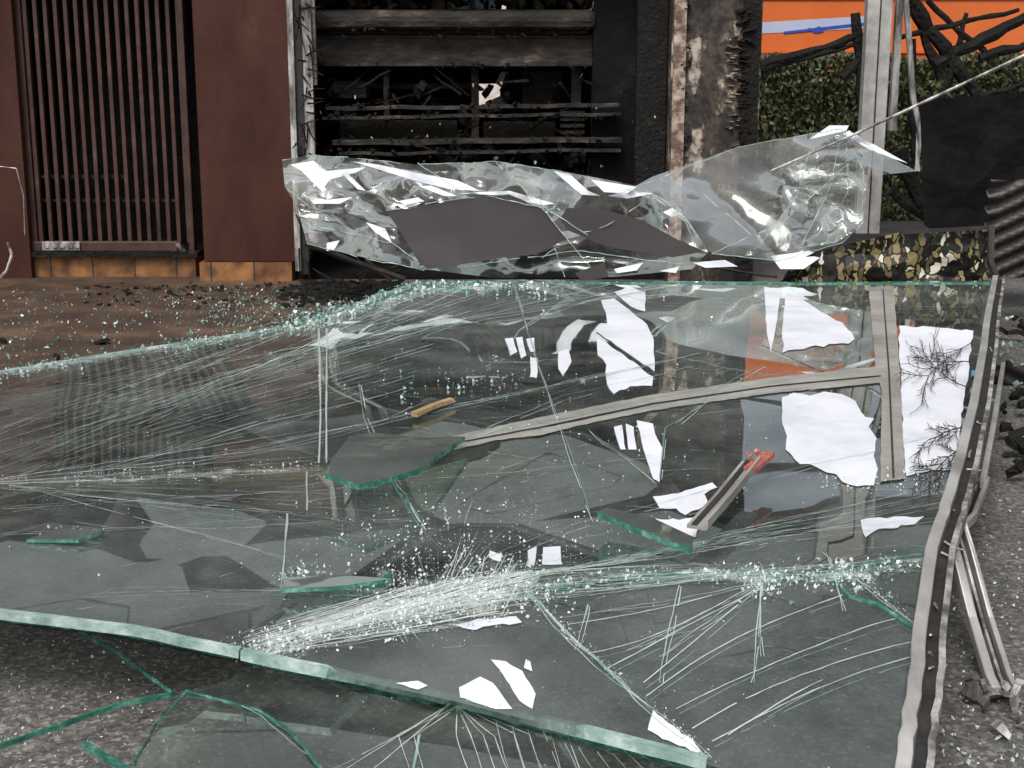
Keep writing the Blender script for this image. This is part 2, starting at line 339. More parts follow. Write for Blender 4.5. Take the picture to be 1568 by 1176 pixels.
# white aluminium shopfront frame
fr=empty('aluminium_window_frame')
mb=MB()
fbox(mb,440,-300,449,415,Y0-.08,.06); fbox(mb,462,-300,476,372,Y0-.1,.05); fbox(mb,470,-300,481,130,Y0-.03,.05)
mb.out('jamb','aludirty',fr)
mb=MB(); fbox(mb,449,-300,462,420,Y0-.05,.04); mb.out('gasket','rubber',fr)
mb=MB()
for i in range(46):
    v=U(0,410); a=F(U(452,475),v,Y0-.12); mb.rod(a,a+Vector((U(-.05,.18),U(-.05,.08),U(-.25,.05))),.007,.003,5,.012)
mb.out('torn_gasket_strips','char',fr)

# ---- grille door
gr=empty('slatted_door')
mb=MB()
for i in range(16):
    u=32+i*15.6+3
    fbox(mb,u,-300,u+6.5,372,Y0+.24,.05)
mb.out('slats','grille',gr,bevel=.004)
mb=MB(); fbox(mb,22,-300,33,386,Y0+.22,.08); fbox(mb,272,-300,281,386,Y0+.22,.08); fbox(mb,33.5,370,271.5,385,Y0+.2,.1); mb.out('frame','grille',gr,bevel=.006)
mb=MB(); fbox(mb,33.5,268,200,273,Y0+.3,.02); fbox(mb,33.5,305,271,309,Y0+.3,.02); mb.out('cross_rails','grille',gr)
mb=MB(); fbox(mb,64,370,122,384,Y0+.185,.012)
mb.out('kick_handle','aludirty',gr,bevel=.004)
mb=MB()
for u in (72,84,96,108,118): mb.rod(F(u,377,Y0+.184),F(u,377,Y0+.175),.02,.015,10)
mb.out('handle_bosses','aludirty',gr)
mb=MB(); mb.rod(F(272,372,Y0+.19),F(281,386,Y0+.19),.02,.02,8); mb.out('hinge','aludirty',gr)

# ---- burnt counter / shelves in the room
ct=empty('burnt_counter')
mb=MB(); fbox(mb,478,52,908,102,Y0+.35,.25); mb.out('fascia','burntmetal',ct,bevel=.01)
mb=MB(); fbox(mb,480,54,906,58,Y0+.335,.014); fbox(mb,480,97,906,101,Y0+.335,.014); mb.out('fascia_lips','burntmetal',ct)
mb=MB(); fbox(mb,474,14,914,44,Y0+.2,.3); mb.out('rolled_top','burntmetal',ct,bevel=.05)
mb=MB(); fbox(mb,500,45,900,52,Y0+.3,.3)
for k in range(90): mb.flake(F(U(480,910),random.choice((14,45,54,100))+U(-3,3),Y0+.19+U(0,.12)),U(.01,.04),.4)
mb.out('soot_crust','char',ct)
mb=MB()
fbox(mb,510,124,560,150,Y0+.5,.2); fbox(mb,875,102,890,165,Y0+.5,.08); fbox(mb,588,102,596,215,Y0+.6,.08); fbox(mb,722,102,733,215,Y0+.6,.06); fbox(mb,800,110,860,160,Y0+.9,.1)
fbox(mb,520,128,730,136,Y0+.8,.05)
mb.out('posts','burntmetal',ct)
sh=empty('burnt_shelf_rack')
mb=MB()
for (u0,v0,u1,v1) in ((500,163,948,169),(495,178,950,183),(510,215,952,223),(520,233,950,238)):
    a=F(u0,(v0+v1)/2,Y0+.15); b=F(u1,(v0+v1)/2-6,Y0+.15); P=[a.lerp(b,t/12)+Vector((0,U(-.005,.005),U(-.006,.006))) for t in range(13)]
    mb.sweep(P,.09,(v1-v0)*.0045)
mb.out('shelves','burntmetal',sh)
mb=MB()
fbox(mb,520,184,700,214,Y0+.3,.04); fbox(mb,740,186,850,212,Y0+.3,.04)
for k in range(56):
    u=U(500,945); a=F(u,U(120,230),Y0+U(.1,.9)); mb.rod(a,a+Vector((U(-.3,.3),U(-.2,.2),U(-.25,.2))),.012,.005,5,.01)
for k in range(6):
    fbox(mb,858,160+k*10,895,165+k*10,Y0+.12,.05)
for k in range(180):
    mb.flake(F(U(500,950),random.choice((163,178,215,232))+U(-5,2),Y0+U(.02,.2)),U(.008,.035),.5)
mb.out('charred_slats','char',sh)
mb=MB()
for k in range(520):
    u=U(485,1020); v=random.choice([U(235,310),U(225,300),U(120,240),U(-6,12)]); p=F(u,v,Y0+U(.3,1.5)); mb.flake(p,U(.015,.09),.5,2)
mb.out('charred_debris','char')
mb=MB()
for k in range(40):
    p=F(U(485,1020),random.choice((U(238,262),U(100,235))),Y0+U(-.1,.3)); mb.flake(p,U(.006,.025),.1,2)
for k in range(14):
    a=F(U(900,975),U(0,20),Y0+.3); mb.rod(a,a+Vector((U(-.12,.12),0,U(-.12,.1))),.006,.003,4)
mb.out('ash_scraps','aludirty')

# ---- right-hand posts + burnt beams
rp=empty('steel_window_post')
mb=MB(); fbox(mb,1328,-300,1347,358,7.9,.08); fbox(mb,1349,-300,1366,358,7.93,.06); mb.out('mullion','alu',rp,bevel=.004)
mb=MB(); fbox(mb,1346.5,-300,1349.5,358,7.94,.04); mb.out('gasket','rubber',rp)
mb=MB(); fbox(mb,1374,-300,1384,200,8.4,.05); mb.sweep([F(1376,-120,8.3),F(1392,60,8.3),F(1398,150,8.3),F(1408,200,8.3),F(1404,262,8.3)],.03,.03); mb.out('bent_frame','aludirty',rp)
bb=empty('collapsed_burnt_beams')
mb=MB()
for a,b,r in (((1165,100),(1322,55),.03),((1165,106),(1322,66),.018),((1378,-20),(1500,150),.05),((1395,-10),(1440,120),.035),((1430,100),(1600,10),.04),((1440,160),(1480,20),.02),((1310,20),(1322,200),.03),((1290,120),(1326,80),.03),((1370,60),(1560,15),.018),((1500,90),(1600,60),.03),((1365,290),(1440,350),.035),((1375,230),(1420,330),.05),((1360,255),(1405,262),.05),((1395,60),(1400,250),.025),((1400,180),(1600,120),.02),((1420,0),(1560,130),.02)):
    mb.rod(F(*a,8.6),F(*b,8.6),r*1.1,r*.8,7,.01)
mb.out('beams','char',bb)
mb=MB(); mb.rod(F(1180,262,7.7),F(1310,205,7.6),.007,.007,6); mb.rod(F(1310,205,7.6),F(1600,70,7.3),.009,.009,6); mb.out('wire','aludirty',bb)
vs,fs=tri_fill([(1408,152),(1700,135),(1700,420),(1520,400),(1415,345)],22)
mk('burnt_black_panel',[F(v.x,v.y,7.7+.04*noise.noise(Vector((v.x*.02,v.y*.02,3)))) for v in vs],fs,'charwall')

# hedge
def hedge(name,x0,x1,y0,y1,z1,n):
    mb=MB(); 
    for i in range(n):
        face=R()
        x=U(x0,x1)
        top=z1+.08*noise.noise(Vector((x*1.5,0,1)))+.04*noise.noise(Vector((x*6,0,1)))
        if face<.75: y=y0+.1*noise.noise(Vector((x*2,0,x)))+abs(random.gauss(0,.08)); z=U(0,top)
        else: y=U(y0,y1); z=top-abs(random.gauss(0,.04))
        y+= .12*noise.noise(Vector((x*3,z*3,0)))
        s=U(.02,.045); c=Vector((x,y,z)); e=Euler((U(0,6),U(0,6),U(0,6))).to_matrix()
        mb.add([c+e@Vector((-s,0,0)),c+e@Vector((0,-s*.5,0)),c+e@Vector((s,0,0)),c+e@Vector((0,s*.5,0))],[(0,1,2,3)])
    mb.box(x0,x1,y0+.15,y1,0,z1-.1,r=0)
    return mb.out(name,crystal('hedge_leaves',[(0,(.03,.04,.014)),(.5,(.12,.15,.055)),(1,(.28,.28,.12))],0,.6),None,attr=True)
hz=F(1250,86,14).z
hedge('hedge',F(1080,150,14).x,F(2000,150,14).x,14,15,hz,42000)

# orange truck behind hedge
tk=empty('orange_truck'); yt=18
x0=F(1020,50,yt).x; x1=x0+8.5
mb=MB(); mb.box(x0,x1-1.9,yt,yt+2.4,.75,3.4); mb.out('cargo_body','orange',tk,bevel=.06)
mb=MB(); 
prof=[(x1-1.8,.6),(x1+.1,.6),(x1+.2,1.5),(x1-.05,2.7),(x1-.4,2.95),(x1-1.8,2.95)]
n=len(prof); mb.add([(x,yt+.05,z) for x,z in prof]+[(x,yt+2.35,z) for x,z in prof],[tuple(range(n)),tuple(range(2*n-1,n-1,-1))]+[(i,i+n,(i+1)%n+n,(i+1)%n) for i in range(n)])
mb.out('cab','orange',tk,bevel=.05)
mb=MB(); mb.box(x1-1.5,x1-.35,yt+.03,yt+.048,1.75,2.6); mb.out('cab_window','glassdark',tk)
zc=F(1245,46,yt).z
xs=F(1325,46,yt).x
mb=MB(); mb.add([(x0+.1,yt-.006,zc-.1),(xs,yt-.006,zc+.02),(xs,yt-.006,zc+.18),(x0+.1,yt-.006,zc+.03)],[(0,1,2,3)]); mb.out('white_stripe','stripewhite',tk)
mb=MB(); xa=F(1200,46,yt).x; mb.add([(xa,yt-.012,zc-.05),(xs,yt-.012,zc+.06),(xs,yt-.012,zc+.1),(xa,yt-.012,zc-.02)],[(0,1,2,3)])
xc=F(1250,44,yt).x; mb.add([(xc-.12,yt-.014,zc+.03),(xc-.02,yt-.014,zc-.04),(xc+.1,yt-.014,zc-.02),(xc+.04,yt-.014,zc+.05),(xc-.04,yt-.014,zc+.02)],[(0,1,2,3,4)]); mb.out('blue_stripe','stripeblue',tk)
mb=MB(); mb.box(x0+.1,x1-2,yt-.03,yt-.002,zc+.4,zc+.44); mb.box(x0+.1,x1-2,yt-.03,yt-.002,zc-.3,zc-.26)
for k in range(5): mb.box(x0+1.2+k*1.2,x0+1.24+k*1.2,yt-.028,yt-.002,.8,zc-.31)
mb.out('body_trim','orange',tk)
mb=MB()
for x in (x0+1.2,x0+2.5,x1-1): 
    for y in (yt,yt+2.1): mb.rod((x,y,.5),(x,y+.3,.5),.5,.5,24)
mb.out('wheels','tyre',tk)
mb=MB(); mb.box(x0+.1,x1-.1,yt+.4,yt+2,.45,.74); mb.out('chassis','tyre',tk)

hb=empty('neighbouring_building')
mb=MB(); mb.box(-8,2.2,24,30,0,7); mb.out('walls','pale',hb)
mb=MB(); 
for i in range(5): mb.box(-7+i*1.9,-6+i*1.9,23.95,23.995,2.2,3.8)
mb.out('windows','glassdark',hb)
mb=MB(); mb.add([(-8.4,23.6,7),(2.6,23.6,7),(2.6,30.4,7),(-8.4,30.4,7),(-8.4,27,8.6),(2.6,27,8.6)],[(0,1,5,4),(2,3,4,5),(0,4,3),(1,2,5),(0,3,2,1)]); mb.out('roof','maroon',hb)

# ================================================================ MAIN GLASS SHEET
gp=empty('collapsed_glass_panel')
ctrl=[ # outline
(1525,430,.32),(1190,432,.31),(950,430,.32),(800,428,.34),(640,430,.35),(450,497,.30),(200,535,.25),(0,567,.22),(-250,600,.2),
(-250,915,.24),(0,943,.22),(200,968,.2),(370,1003,.18),(700,1075,.15),(1085,1172,.12),(1240,1215,.1),(1390,1260,.08),
(1398,1176,.12),(1418,1000,.2),(1438,850,.26),(1482,700,.28)]
inner=[(500,590,.29),(490,712,.225),(230,640,.23),(150,740,.225),(300,850,.2),(830,655,.31),(1090,612,.305),(1350,575,.3),(1100,500,.31),(760,530,.31),(1300,480,.31),(1000,742,.27),(1250,740,.27),
(660,930,.24),(820,888,.255),(1000,880,.25),(1180,885,.26),(1310,885,.255),(700,800,.235),(500,900,.21),(950,1010,.19),(1200,1050,.19),(650,1000,.2),(1000,1110,.15),(420,790,.215)]
w=[G(*c) for c in ctrl+inner]
nb=len(ctrl)
folds=[((490,712),(830,655)),((830,655),(1090,612)),((1090,612),(1350,575)),((150,740),(490,712)),((370,1003),(660,930)),((660,930),(820,888)),((820,888),(1000,880)),((1000,880),(1180,885)),((1180,885),(1310,885)),((1310,885),(1438,850)),((640,430),(500,590)),((500,590),(490,712)),((660,930),(950,1010))]
idx={(c[0],c[1]):i for i,c in enumerate(ctrl+inner)}
ed=[(i,(i+1)%nb) for i in range(nb)]+[(idx[a],idx[b]) for a,b in folds]
r=delaunay_2d_cdt([Vector((p.x,p.y)) for p in w],ed,[list(range(nb))],1,1e-5)
zmap=[w[o[0]].z if o else .25 for o in r[3]]
V3=[Vector((p.x,p.y,z)) for p,z in zip(r[0],zmap)]
sheet=mk('laminated_sheet',V3,[tuple(f) for f in r[2]],'glass',gp)
me=sheet.data
bm=bmesh.new(); bm.from_mesh(me)
bmesh.ops.subdivide_edges(bm,edges=bm.edges[:],cuts=5,use_grid_fill=True)
bmesh.ops.triangulate(bm,faces=bm.faces[:])
for v in bm.verts:
    v.co.z+=.003*noise.noise(v.co*1.2)+.0002*noise.noise(v.co*6)
bm.normal_update()
for f in bm.faces:
    if f.normal.z<0: f.normal_flip()
    f.smooth=True
bm.to_mesh(me); bm.free()
tv=[v.co.copy() for v in me.vertices]; tf=[tuple(p.vertices) for p in me.polygons]
bvh=BVHTree.FromPolygons(tv,tf)
fp=[(120,1240,.07),(200,1176,.08),(285,1062,.1),(395,1025,.12),(700,1090,.1),(1080,1190,.09),(1150,1260,.07)]
fw=[G(*c) for c in fp]
pane=mk('front_pane',fw,[tuple(range(len(fw)))[::-1]],'glass',gp)
for p in pane.data.polygons:
    if p.normal.z<0: p.flip()
bvh2=BVHTree.FromPolygons(fw,[tuple(range(len(fw)))])
def S(u,v,lift=.003):
    d=ray(u,v).normalized(); best=None
    for b in (bvh,bvh2):
        h=b.ray_cast(CAM,d)
        if h[0] is not None and (best is None or h[3]<best[1]): best=(h[0],h[3])
    p=best[0] if best else G(u,v,.008)
    return p+Vector((0,0,lift))
def lerp2(a,b,t): return (a[0]+(b[0]-a[0])*t,a[1]+(b[1]-a[1])*t)
def edge_strip(name,pts,h,mat,lift=.002,z=None):
    mb=MB(); P=[S(u,v,lift) if z is None else G(u,v,z) for u,v in pts]
    Q=[]
    for i in range(len(P)-1):
        k=max(1,int((P[i+1]-P[i]).length/.05))
        for j in range(k): Q.append(P[i].lerp(P[i+1],j/k)+Vector((U(-.002,.002),U(-.002,.002),0)))
    Q.append(P[-1]); mb.sweep(Q,h*.8,h); return mb.out(name,mat,gp)
edge_strip('left_front_edge',[(-240,914),(0,941),(200,966),(368,1001)],.018,'edgepale')
edge_strip('left_front_edge_core',[(-240,920),(0,948),(200,973),(360,1007)],.008,'edge',.0)
edge_strip('front_edge',[(372,1003),(500,1030),(700,1075),(900,1123),(1083,1170)],.02,'edgepale')
edge_strip('front_edge_core',[(380,1012),(520,1042),(700,1084),(900,1132),(1083,1180)],.007,'edge',-.004)
edge_strip('back_edge',[(680,432),(950,434),(1190,435),(1515,434)],.01,'edge')
edge_strip('left_back_edge',[(-240,602),(0,570),(200,538),(450,500),(640,434)],.01,'edgepale')
edge_strip('lower_pane_edge',[(285,1062),(395,1092),(440,1120),(500,1190)],.004,'edge',.006)
edge_strip('lower_pane_side',[(285,1062),(240,1110),(205,1172)],.005,'edge',.004)
edge_strip('lower_pane_edge_left',[(125,968),(180,1000),(262,1060)],.006,'edge',z=.06)
edge_strip('shard_edge_left',[(-20,1150),(60,1122),(180,1080),(268,1062)],.009,'edge',z=.05)
edge_strip('shard_edge_corner',[(130,1140),(190,1176),(230,1210)],.012,'edge',z=.06)
edge_strip('layer_edge_a',[(598,738),(622,770),(642,800),(636,806)],.006,'edge')
edge_strip('layer_edge_b',[(430,892),(480,886),(560,893),(600,880)],.005,'edge')
edge_strip('layer_edge_c',[(812,912),(862,965),(960,1055),(1084,1165)],.004,'edgepale')
edge_strip('layer_edge_d',[(1268,880),(1300,915),(1340,925),(1400,962)],.006,'edge')
edge_strip('layer_edge_e',[(840,905),(960,885),(1090,880),(1178,886),(1268,880),(1360,858),(1430,846)],.004,'edge')
edge_strip('layer_edge_f',[(690,1078),(640,1130),(632,1185)],.006,'edgepale')
edge_strip('layer_edge_g',[(560,470),(600,452),(650,440),(720,446)],.012,'edge')
# ---- cracks
ck=MB()
def crack(pts,w0=.0025,w1=.001,jit=4,col=None,target=None):
    tgt=ck if target is None else target
    full=[]
    ph=U(0,100)
    for i in range(len(pts)-1):
        a,b=pts[i],pts[i+1]; L_=math.hypot(b[0]-a[0],b[1]-a[1]); k=max(1,int(L_/14))
        for j in range(k):
            t=j/k; full.append((a[0]+(b[0]-a[0])*t,a[1]+(b[1]-a[1])*t))
    full.append(pts[-1]); n=len(full); P=[]
    nx,ny=pts[-1][1]-pts[0][1],-(pts[-1][0]-pts[0][0]); l=math.hypot(nx,ny) or 1; nx/=l; ny/=l
    for i,(u,v) in enumerate(full):
        s=abs(math.sin(math.pi*i/max(1,n-1)))**.5
        o=jit*s*(noise.noise(Vector((i*.06,ph,0)))*2+noise.noise(Vector((i*.5,ph,5)))*.35)
        P.append(S(u+nx*o,v+ny*o,.006))
    vs=[];fs=[]; c=R() if col is None else col
    for i,p in enumerate(P):
        d=(P[min(i+1,n-1)]-P[max(i-1,0)]); d.z=0
        if d.length<1e-6: d=Vector((1,0,0))
        sd=Vector((-d.y,d.x,0)).normalized(); dist=(p-CAM).length
        wdt=(w0+(w1-w0)*i/max(1,n-1))*(.55+.9*R())*min(1.5,max(.55,dist/4.2))
        vs+=[p-sd*wdt,p+sd*wdt]
    gap=U(.03,.3) if w0<.0017 else .01
    for i in range(n-1):
        if (P[i+1]-P[i]).length<.6 and R()>gap: fs.append((2*i,2*i+1,2*i+3,2*i+2))
    tgt.add(vs,fs,c)
def bundle(A0,A1,B0,B1,n,w=.0016,jit=6,mid=None,col=None):
    for i in range(n):
        t=R(); s=min(1,max(0,t+U(-.2,.2)))
        a=lerp2(A0,A1,t); b=lerp2(B0,B1,s); k0=U(0,.45) if R()<.6 else 0; k1=U(.5,1) if R()<.6 else 1
        pts=[lerp2(a,b,k0),lerp2(a,b,k1)]
        crack(pts,w*U(.4,1.6),w*.4,jit,None if col is None else min(1,max(0,random.gauss(col,.2))))
bundle((1080,436),(650,440),(0,600),(-60,770),44,.0012,6)
bundle((640,440),(520,480),(0,575),(0,700),26,.0013,4)
bundle((700,470),(620,600),(-40,690),(-40,780),24,.0012,4)
bundle((1170,520),(830,600),(400,700),(0,760),16,.0012,4)
bundle((-10,738),(-10,752),(480,660),(520,800),22,.0014,3)
bundle((-10,745),(60,750),(700,760),(420,900),10,.0012,3)
bundle((500,720),(830,655),(1100,590),(1400,540),12,.0013,4)
bundle((640,930),(820,870),(1460,740),(1440,800),30,.0012,6)
bundle((560,950),(820,890),(1420,850),(1430,880),28,.0015,7,col=.6)
bundle((650,930),(700,900),(300,880),(60,930),10,.0010,5)
bundle((660,920),(700,900),(560,780),(900,760),8,.0010,5)
# fibrous fracture fan filling the crushed triangle
bundle((600,905),(830,875),(370,975),(385,1005),70,.0018,5,col=.85)
bundle((830,880),(800,950),(400,985),(420,1005),70,.0018,5,col=.8)
bundle((560,925),(640,900),(620,990),(780,945),26,.0014,8,col=.6)
bundle((700,840),(820,860),(640,940),(760,960),26,.0014,8,col=.8)
bundle((640,900),(800,880),(900,850),(1180,870),24,.0014,6,col=.7)
bundle((450,500),(640,440),(560,520),(760,450),20,.0016,6,col=.5)
for (a,b) in (((1165,895),(1150,1050)),((1165,900),(1010,1010)),((1165,895),(960,1000)),((1165,900),(1165,1010)),((1165,895),(860,950)),((1275,880),(1290,940)),((1310,890),(1400,960)),((1275,875),(1260,850)),((800,900),(860,975)),((860,975),(960,1060)),((960,1060),(1085,1165)),((1040,900),(1010,1050)),((900,930),(880,1000))):
    crack([a,b],.0022,.0012,6,.5); crack([(a[0]+3,a[1]+2),(b[0]+5,b[1])],.001,.0008,6,.9)
for k,(a,m,b) in enumerate([((900,1005),(1010,985),(1110,925)),((925,1030),(1060,960),(1165,905)),((990,1070),(1120,970),(1290,915)),((1035,1090),(1180,1010),(1370,952)),((1060,1120),(1220,1020),(1405,985)),((1115,1130),(1190,1080),(1260,1045)),((870,960),(980,945),(1090,915)),((985,1050),(1060,990),(1130,930)),((1090,1140),(1250,1050),(1395,1010))]):
    q=[]
    for t in range(9):
        t/=8; p=lerp2(lerp2(a,m,t),lerp2(m,b,t),t); q.append(p)
    crack(q,.0022,.0018,3,.85)
    if R()<.7: crack([(p[0]+5,p[1]+8) for p in q],.001,.001,3,.4)
for u in (490,520,560): crack([(690,1082),(u,1190)],.002,.0012,5,.7)
for u in (630,650,720,740,760,780,805,830,860,890): crack([(700,1085),(u-20,1130),(u,1190)],.0018,.001,4,.8)
crack([(370,1085),(400,1100),(470,1160)],.002,.001,4,.5)
for i in range(10): crack([(760+i*24,1110+i*5),(780+i*26,1185)],.0012,.0008,2,.6)
for u in (488,500): crack([(u,505),(u,712)],.0028,.0024,3,.6)
crack([(470,725),(470,785)],.003,.002,4,.5); crack([(440,790),(430,905)],.003,.002,5,.6)
for pts in ([(550,590),(560,640),(600,730),(640,800),(670,840)],[(785,436),(840,600),(905,800)],[(1000,740),(960,700),(900,660)],[(640,800),(620,760),(600,735)],[(1040,650),(1100,600),(1170,560)],[(0,780),(300,760),(540,745),(820,720),(1000,700)],[(510,700),(900,640),(1340,578)],[(900,440),(1000,470),(1500,470)],[(0,820),(400,800),(640,800)],[(640,905),(900,800),(1350,690),(1465,660)],[(700,680),(860,610),(1060,560)],[(1010,735),(1020,660),(1110,600),(1330,570)]):
    crack(pts,.0018,.0012,7,.2); crack([(p[0]+3,p[1]+3) for p in pts],.001,.0008,7,.9)
for i in range(170):
    u=U(0,1400); v=U(560,1000); a=U(-.45,.25); l=U(15,110)
    crack([(u,v),(u+l*math.cos(a),v+l*math.sin(a))],.0009,.0005,3)
ck.out('crack_lines','crack',gp,attr=True)
# ---- powdered glass bruises
def frost_patch(path,wid,k,amp=1.0):
    vs=[];fs=[];cv=[]
    pts=[]
    for i in range(len(path)-1):
        m=max(1,int(math.hypot(path[i+1][0]-path[i][0],path[i+1][1]-path[i][1])/8))
        pts+=[lerp2(path[i],path[i+1],j/m) for j in range(m)]
    pts.append(path[-1]); n=len(pts); H=6
    for i,(u,v) in enumerate(pts):
        e=min(1,min(i,n-1-i)/3); ww=wid*(.4+1.3*abs(noise.noise(Vector((i*.13,k,0))))); oo=wid*.5*noise.noise(Vector((i*.1,k,4)))
        for j in range(-H,H+1):
            vs.append(S(u,v+oo+ww*j/H,.004)); cv.append(max(0,amp*(1-abs(j)/H)*e*(.7+.9*noise.noise(Vector((i*.4,j*.5,k))))))
    for i in range(n-1):
        for j in range(2*H):
            a=i*(2*H+1)+j
            q=(a,a+1,a+2*H+2,a+2*H+1)
            if max((vs[q[0]]-vs[q[2]]).length,(vs[q[1]]-vs[q[3]]).length)<.35: fs.append(q)
    ob=mk('powdered_glass_%d'%k,vs,fs,'frost',gp)
    at=ob.data.attributes.new('cover','FLOAT','POINT'); at.data.foreach_set('value',[float(c) for c in cv])
frost_patch([(385,996),(520,962),(650,930),(800,895)],40,1,1.6)
frost_patch([(590,930),(700,915),(820,905)],55,2,1.5)
frost_patch([(800,903),(1000,880),(1180,885),(1310,885),(1425,852)],17,3,1.0)
frost_patch([(460,492),(560,468),(660,444),(780,440)],14,4,1.4)
frost_patch([(0,574),(200,544),(450,505)],9,5,.8)
frost_patch([(0,742),(200,735),(500,718)],10,6,.9)
frost_patch([(1130,884),(1200,892)],26,8,1.3); frost_patch([(1260,880),(1350,892)],26,9,1.3)
# ---- crushed glass chips
ch=MB()
def chip(p,s,c=None):
    e=Euler((U(0,6.3),U(0,6.3),U(0,6.3))).to_matrix(); n=random.choice((3,4,4)); 
    base=[e@Vector((math.cos(k*6.283/n+U(-.4,.4))*s,math.sin(k*6.283/n+U(-.4,.4))*s*U(.4,1),U(-.15,.15)*s)) for k in range(n)]
    mz=min(b.z for b in base); vs=[p+b+Vector((0,0,-mz*.6)) for b in base]; top=p+e@Vector((0,0,s*.6))+Vector((0,0,-mz*.6))
    ch.add(vs+[top],[tuple(range(n))]+[(k,(k+1)%n,n) for k in range(n)],c)
def scatter(path,spread,n,smin,smax,white=.5,target=None):
    tot=[math.hypot(path[i+1][0]-path[i][0],path[i+1][1]-path[i][1]) for i in range(len(path)-1)]; T=sum(tot); k0=U(0,99)
    for _ in range(n):
        t=R()*T; i=0
        if noise.noise(Vector((t*.02,k0,0)))<U(-.5,.1): continue
        while i<len(tot)-1 and t>tot[i]: t-=tot[i]; i+=1
        q=lerp2(path[i],path[i+1],min(1,t/tot[i]))
        u=q[0]+random.gauss(0,spread*1.6); v=q[1]+random.gauss(0,spread)
        if v<434: continue
        p=S(u,v,.004); dist=(p-CAM).length
        chip(p,(smin+(smax-smin)*R()**3)*min(1.3,dist/4),min(1,max(0,random.gauss(white,.25))))
scatter([(385,998),(520,965),(650,935),(800,890)],13,2000,.002,.009,.75)
scatter([(600,925),(720,915),(840,900)],26,1900,.0015,.008,.85)
scatter([(800,905),(1000,880),(1180,885),(1310,885),(1430,850)],7,1500,.002,.009,.5)
scatter([(1150,880),(1180,905)],13,300,.002,.011,.6); scatter([(1270,870),(1330,900)],13,340,.002,.012,.6); scatter([(1330,900),(1400,950)],4,150,.002,.007,.4)
scatter([(440,498),(520,475),(640,438),(760,430)],7,1900,.002,.014,.4)
scatter([(700,436),(850,442)],10,300,.002,.012,.45)
scatter([(0,572),(200,540),(450,500)],6,800,.002,.008,.4)
scatter([(560,800),(800,860),(1100,760)],60,700,.0015,.006,.95)
scatter([(560,830),(700,830)],40,380,.002,.008,.95)
scatter([(430,890),(480,880)],8,120,.003,.009,.5); scatter([(60,820),(160,812)],4,90,.003,.009,.5)
scatter([(1260,740),(1450,735)],9,260,.0015,.006,.9); scatter([(780,580),(560,600)],18,200,.002,.009,.3)
scatter([(0,740),(500,715)],7,400,.0015,.005,.8)
scatter([(380,1010),(700,1080),(1080,1170)],5,500,.0015,.005,.7)
scatter([(860,960),(960,1050),(1085,1165)],4,400,.0015,.005,.8)
scatter([(-20,700),(1450,600)],120,900,.001,.004,.9)
scatter([(300,1100),(1300,1050)],70,500,.001,.0035,.9)
scatter([(700,660),(1300,560)],60,200,.001,.005,.9)
ch.out('crushed_glass','chips',gp,attr=True)

# ---- reflections modelled as patches draped on the glass
def drape(mb,poly,step=12,lift=.003,jag=2.0):
    q=[]; n=len(poly)
    for i in range(n):
        a=poly[i]; b=poly[(i+1)%n]; L_=math.hypot(b[0]-a[0],b[1]-a[1]); k=max(1,int(L_/9))
        for j in range(k):
            s=jag if j else jag*.3
            q.append((a[0]+(b[0]-a[0])*j/k+U(-s,s),a[1]+(b[1]-a[1])*j/k+U(-s,s)))
    vs,fs=tri_fill(q,step)
    mb.add([S(v.x,v.y,lift) for v in vs],fs)
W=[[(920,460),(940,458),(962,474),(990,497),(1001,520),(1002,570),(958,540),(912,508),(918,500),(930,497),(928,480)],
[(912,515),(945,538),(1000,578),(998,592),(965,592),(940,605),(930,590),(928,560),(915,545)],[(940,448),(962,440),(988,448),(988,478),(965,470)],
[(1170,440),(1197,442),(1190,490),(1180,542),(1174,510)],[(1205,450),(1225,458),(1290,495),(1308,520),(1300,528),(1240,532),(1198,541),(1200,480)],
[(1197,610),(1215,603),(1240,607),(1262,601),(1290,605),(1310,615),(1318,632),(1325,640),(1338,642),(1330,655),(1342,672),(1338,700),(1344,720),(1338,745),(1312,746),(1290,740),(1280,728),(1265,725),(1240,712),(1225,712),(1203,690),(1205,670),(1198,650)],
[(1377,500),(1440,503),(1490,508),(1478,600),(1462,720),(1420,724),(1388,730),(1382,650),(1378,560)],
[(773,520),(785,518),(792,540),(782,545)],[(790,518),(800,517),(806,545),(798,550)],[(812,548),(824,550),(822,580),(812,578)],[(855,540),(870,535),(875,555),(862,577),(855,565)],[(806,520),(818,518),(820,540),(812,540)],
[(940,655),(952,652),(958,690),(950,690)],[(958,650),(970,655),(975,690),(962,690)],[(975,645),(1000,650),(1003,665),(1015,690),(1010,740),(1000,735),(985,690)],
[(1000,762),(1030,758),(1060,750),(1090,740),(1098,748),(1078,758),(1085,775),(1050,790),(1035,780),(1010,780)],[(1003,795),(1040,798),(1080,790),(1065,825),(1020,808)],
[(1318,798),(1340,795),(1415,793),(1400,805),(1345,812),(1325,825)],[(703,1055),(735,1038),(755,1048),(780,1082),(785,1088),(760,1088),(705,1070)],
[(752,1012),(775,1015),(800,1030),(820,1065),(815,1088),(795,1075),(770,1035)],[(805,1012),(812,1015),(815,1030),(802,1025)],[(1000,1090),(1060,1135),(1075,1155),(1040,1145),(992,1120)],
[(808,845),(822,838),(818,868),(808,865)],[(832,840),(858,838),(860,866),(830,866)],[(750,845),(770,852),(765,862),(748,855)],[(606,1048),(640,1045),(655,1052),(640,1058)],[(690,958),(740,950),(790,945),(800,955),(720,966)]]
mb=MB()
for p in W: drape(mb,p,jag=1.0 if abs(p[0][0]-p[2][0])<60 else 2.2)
mb.out('sky_reflection_patches','white')  # sky reflections in the pane, built as opaque white patches
ts=empty('frame_reflection')  # mirrored transom and post, built as pale strips on the pane
def SL(pts,lift): return [S(u,v,lift) for u,v in pts]
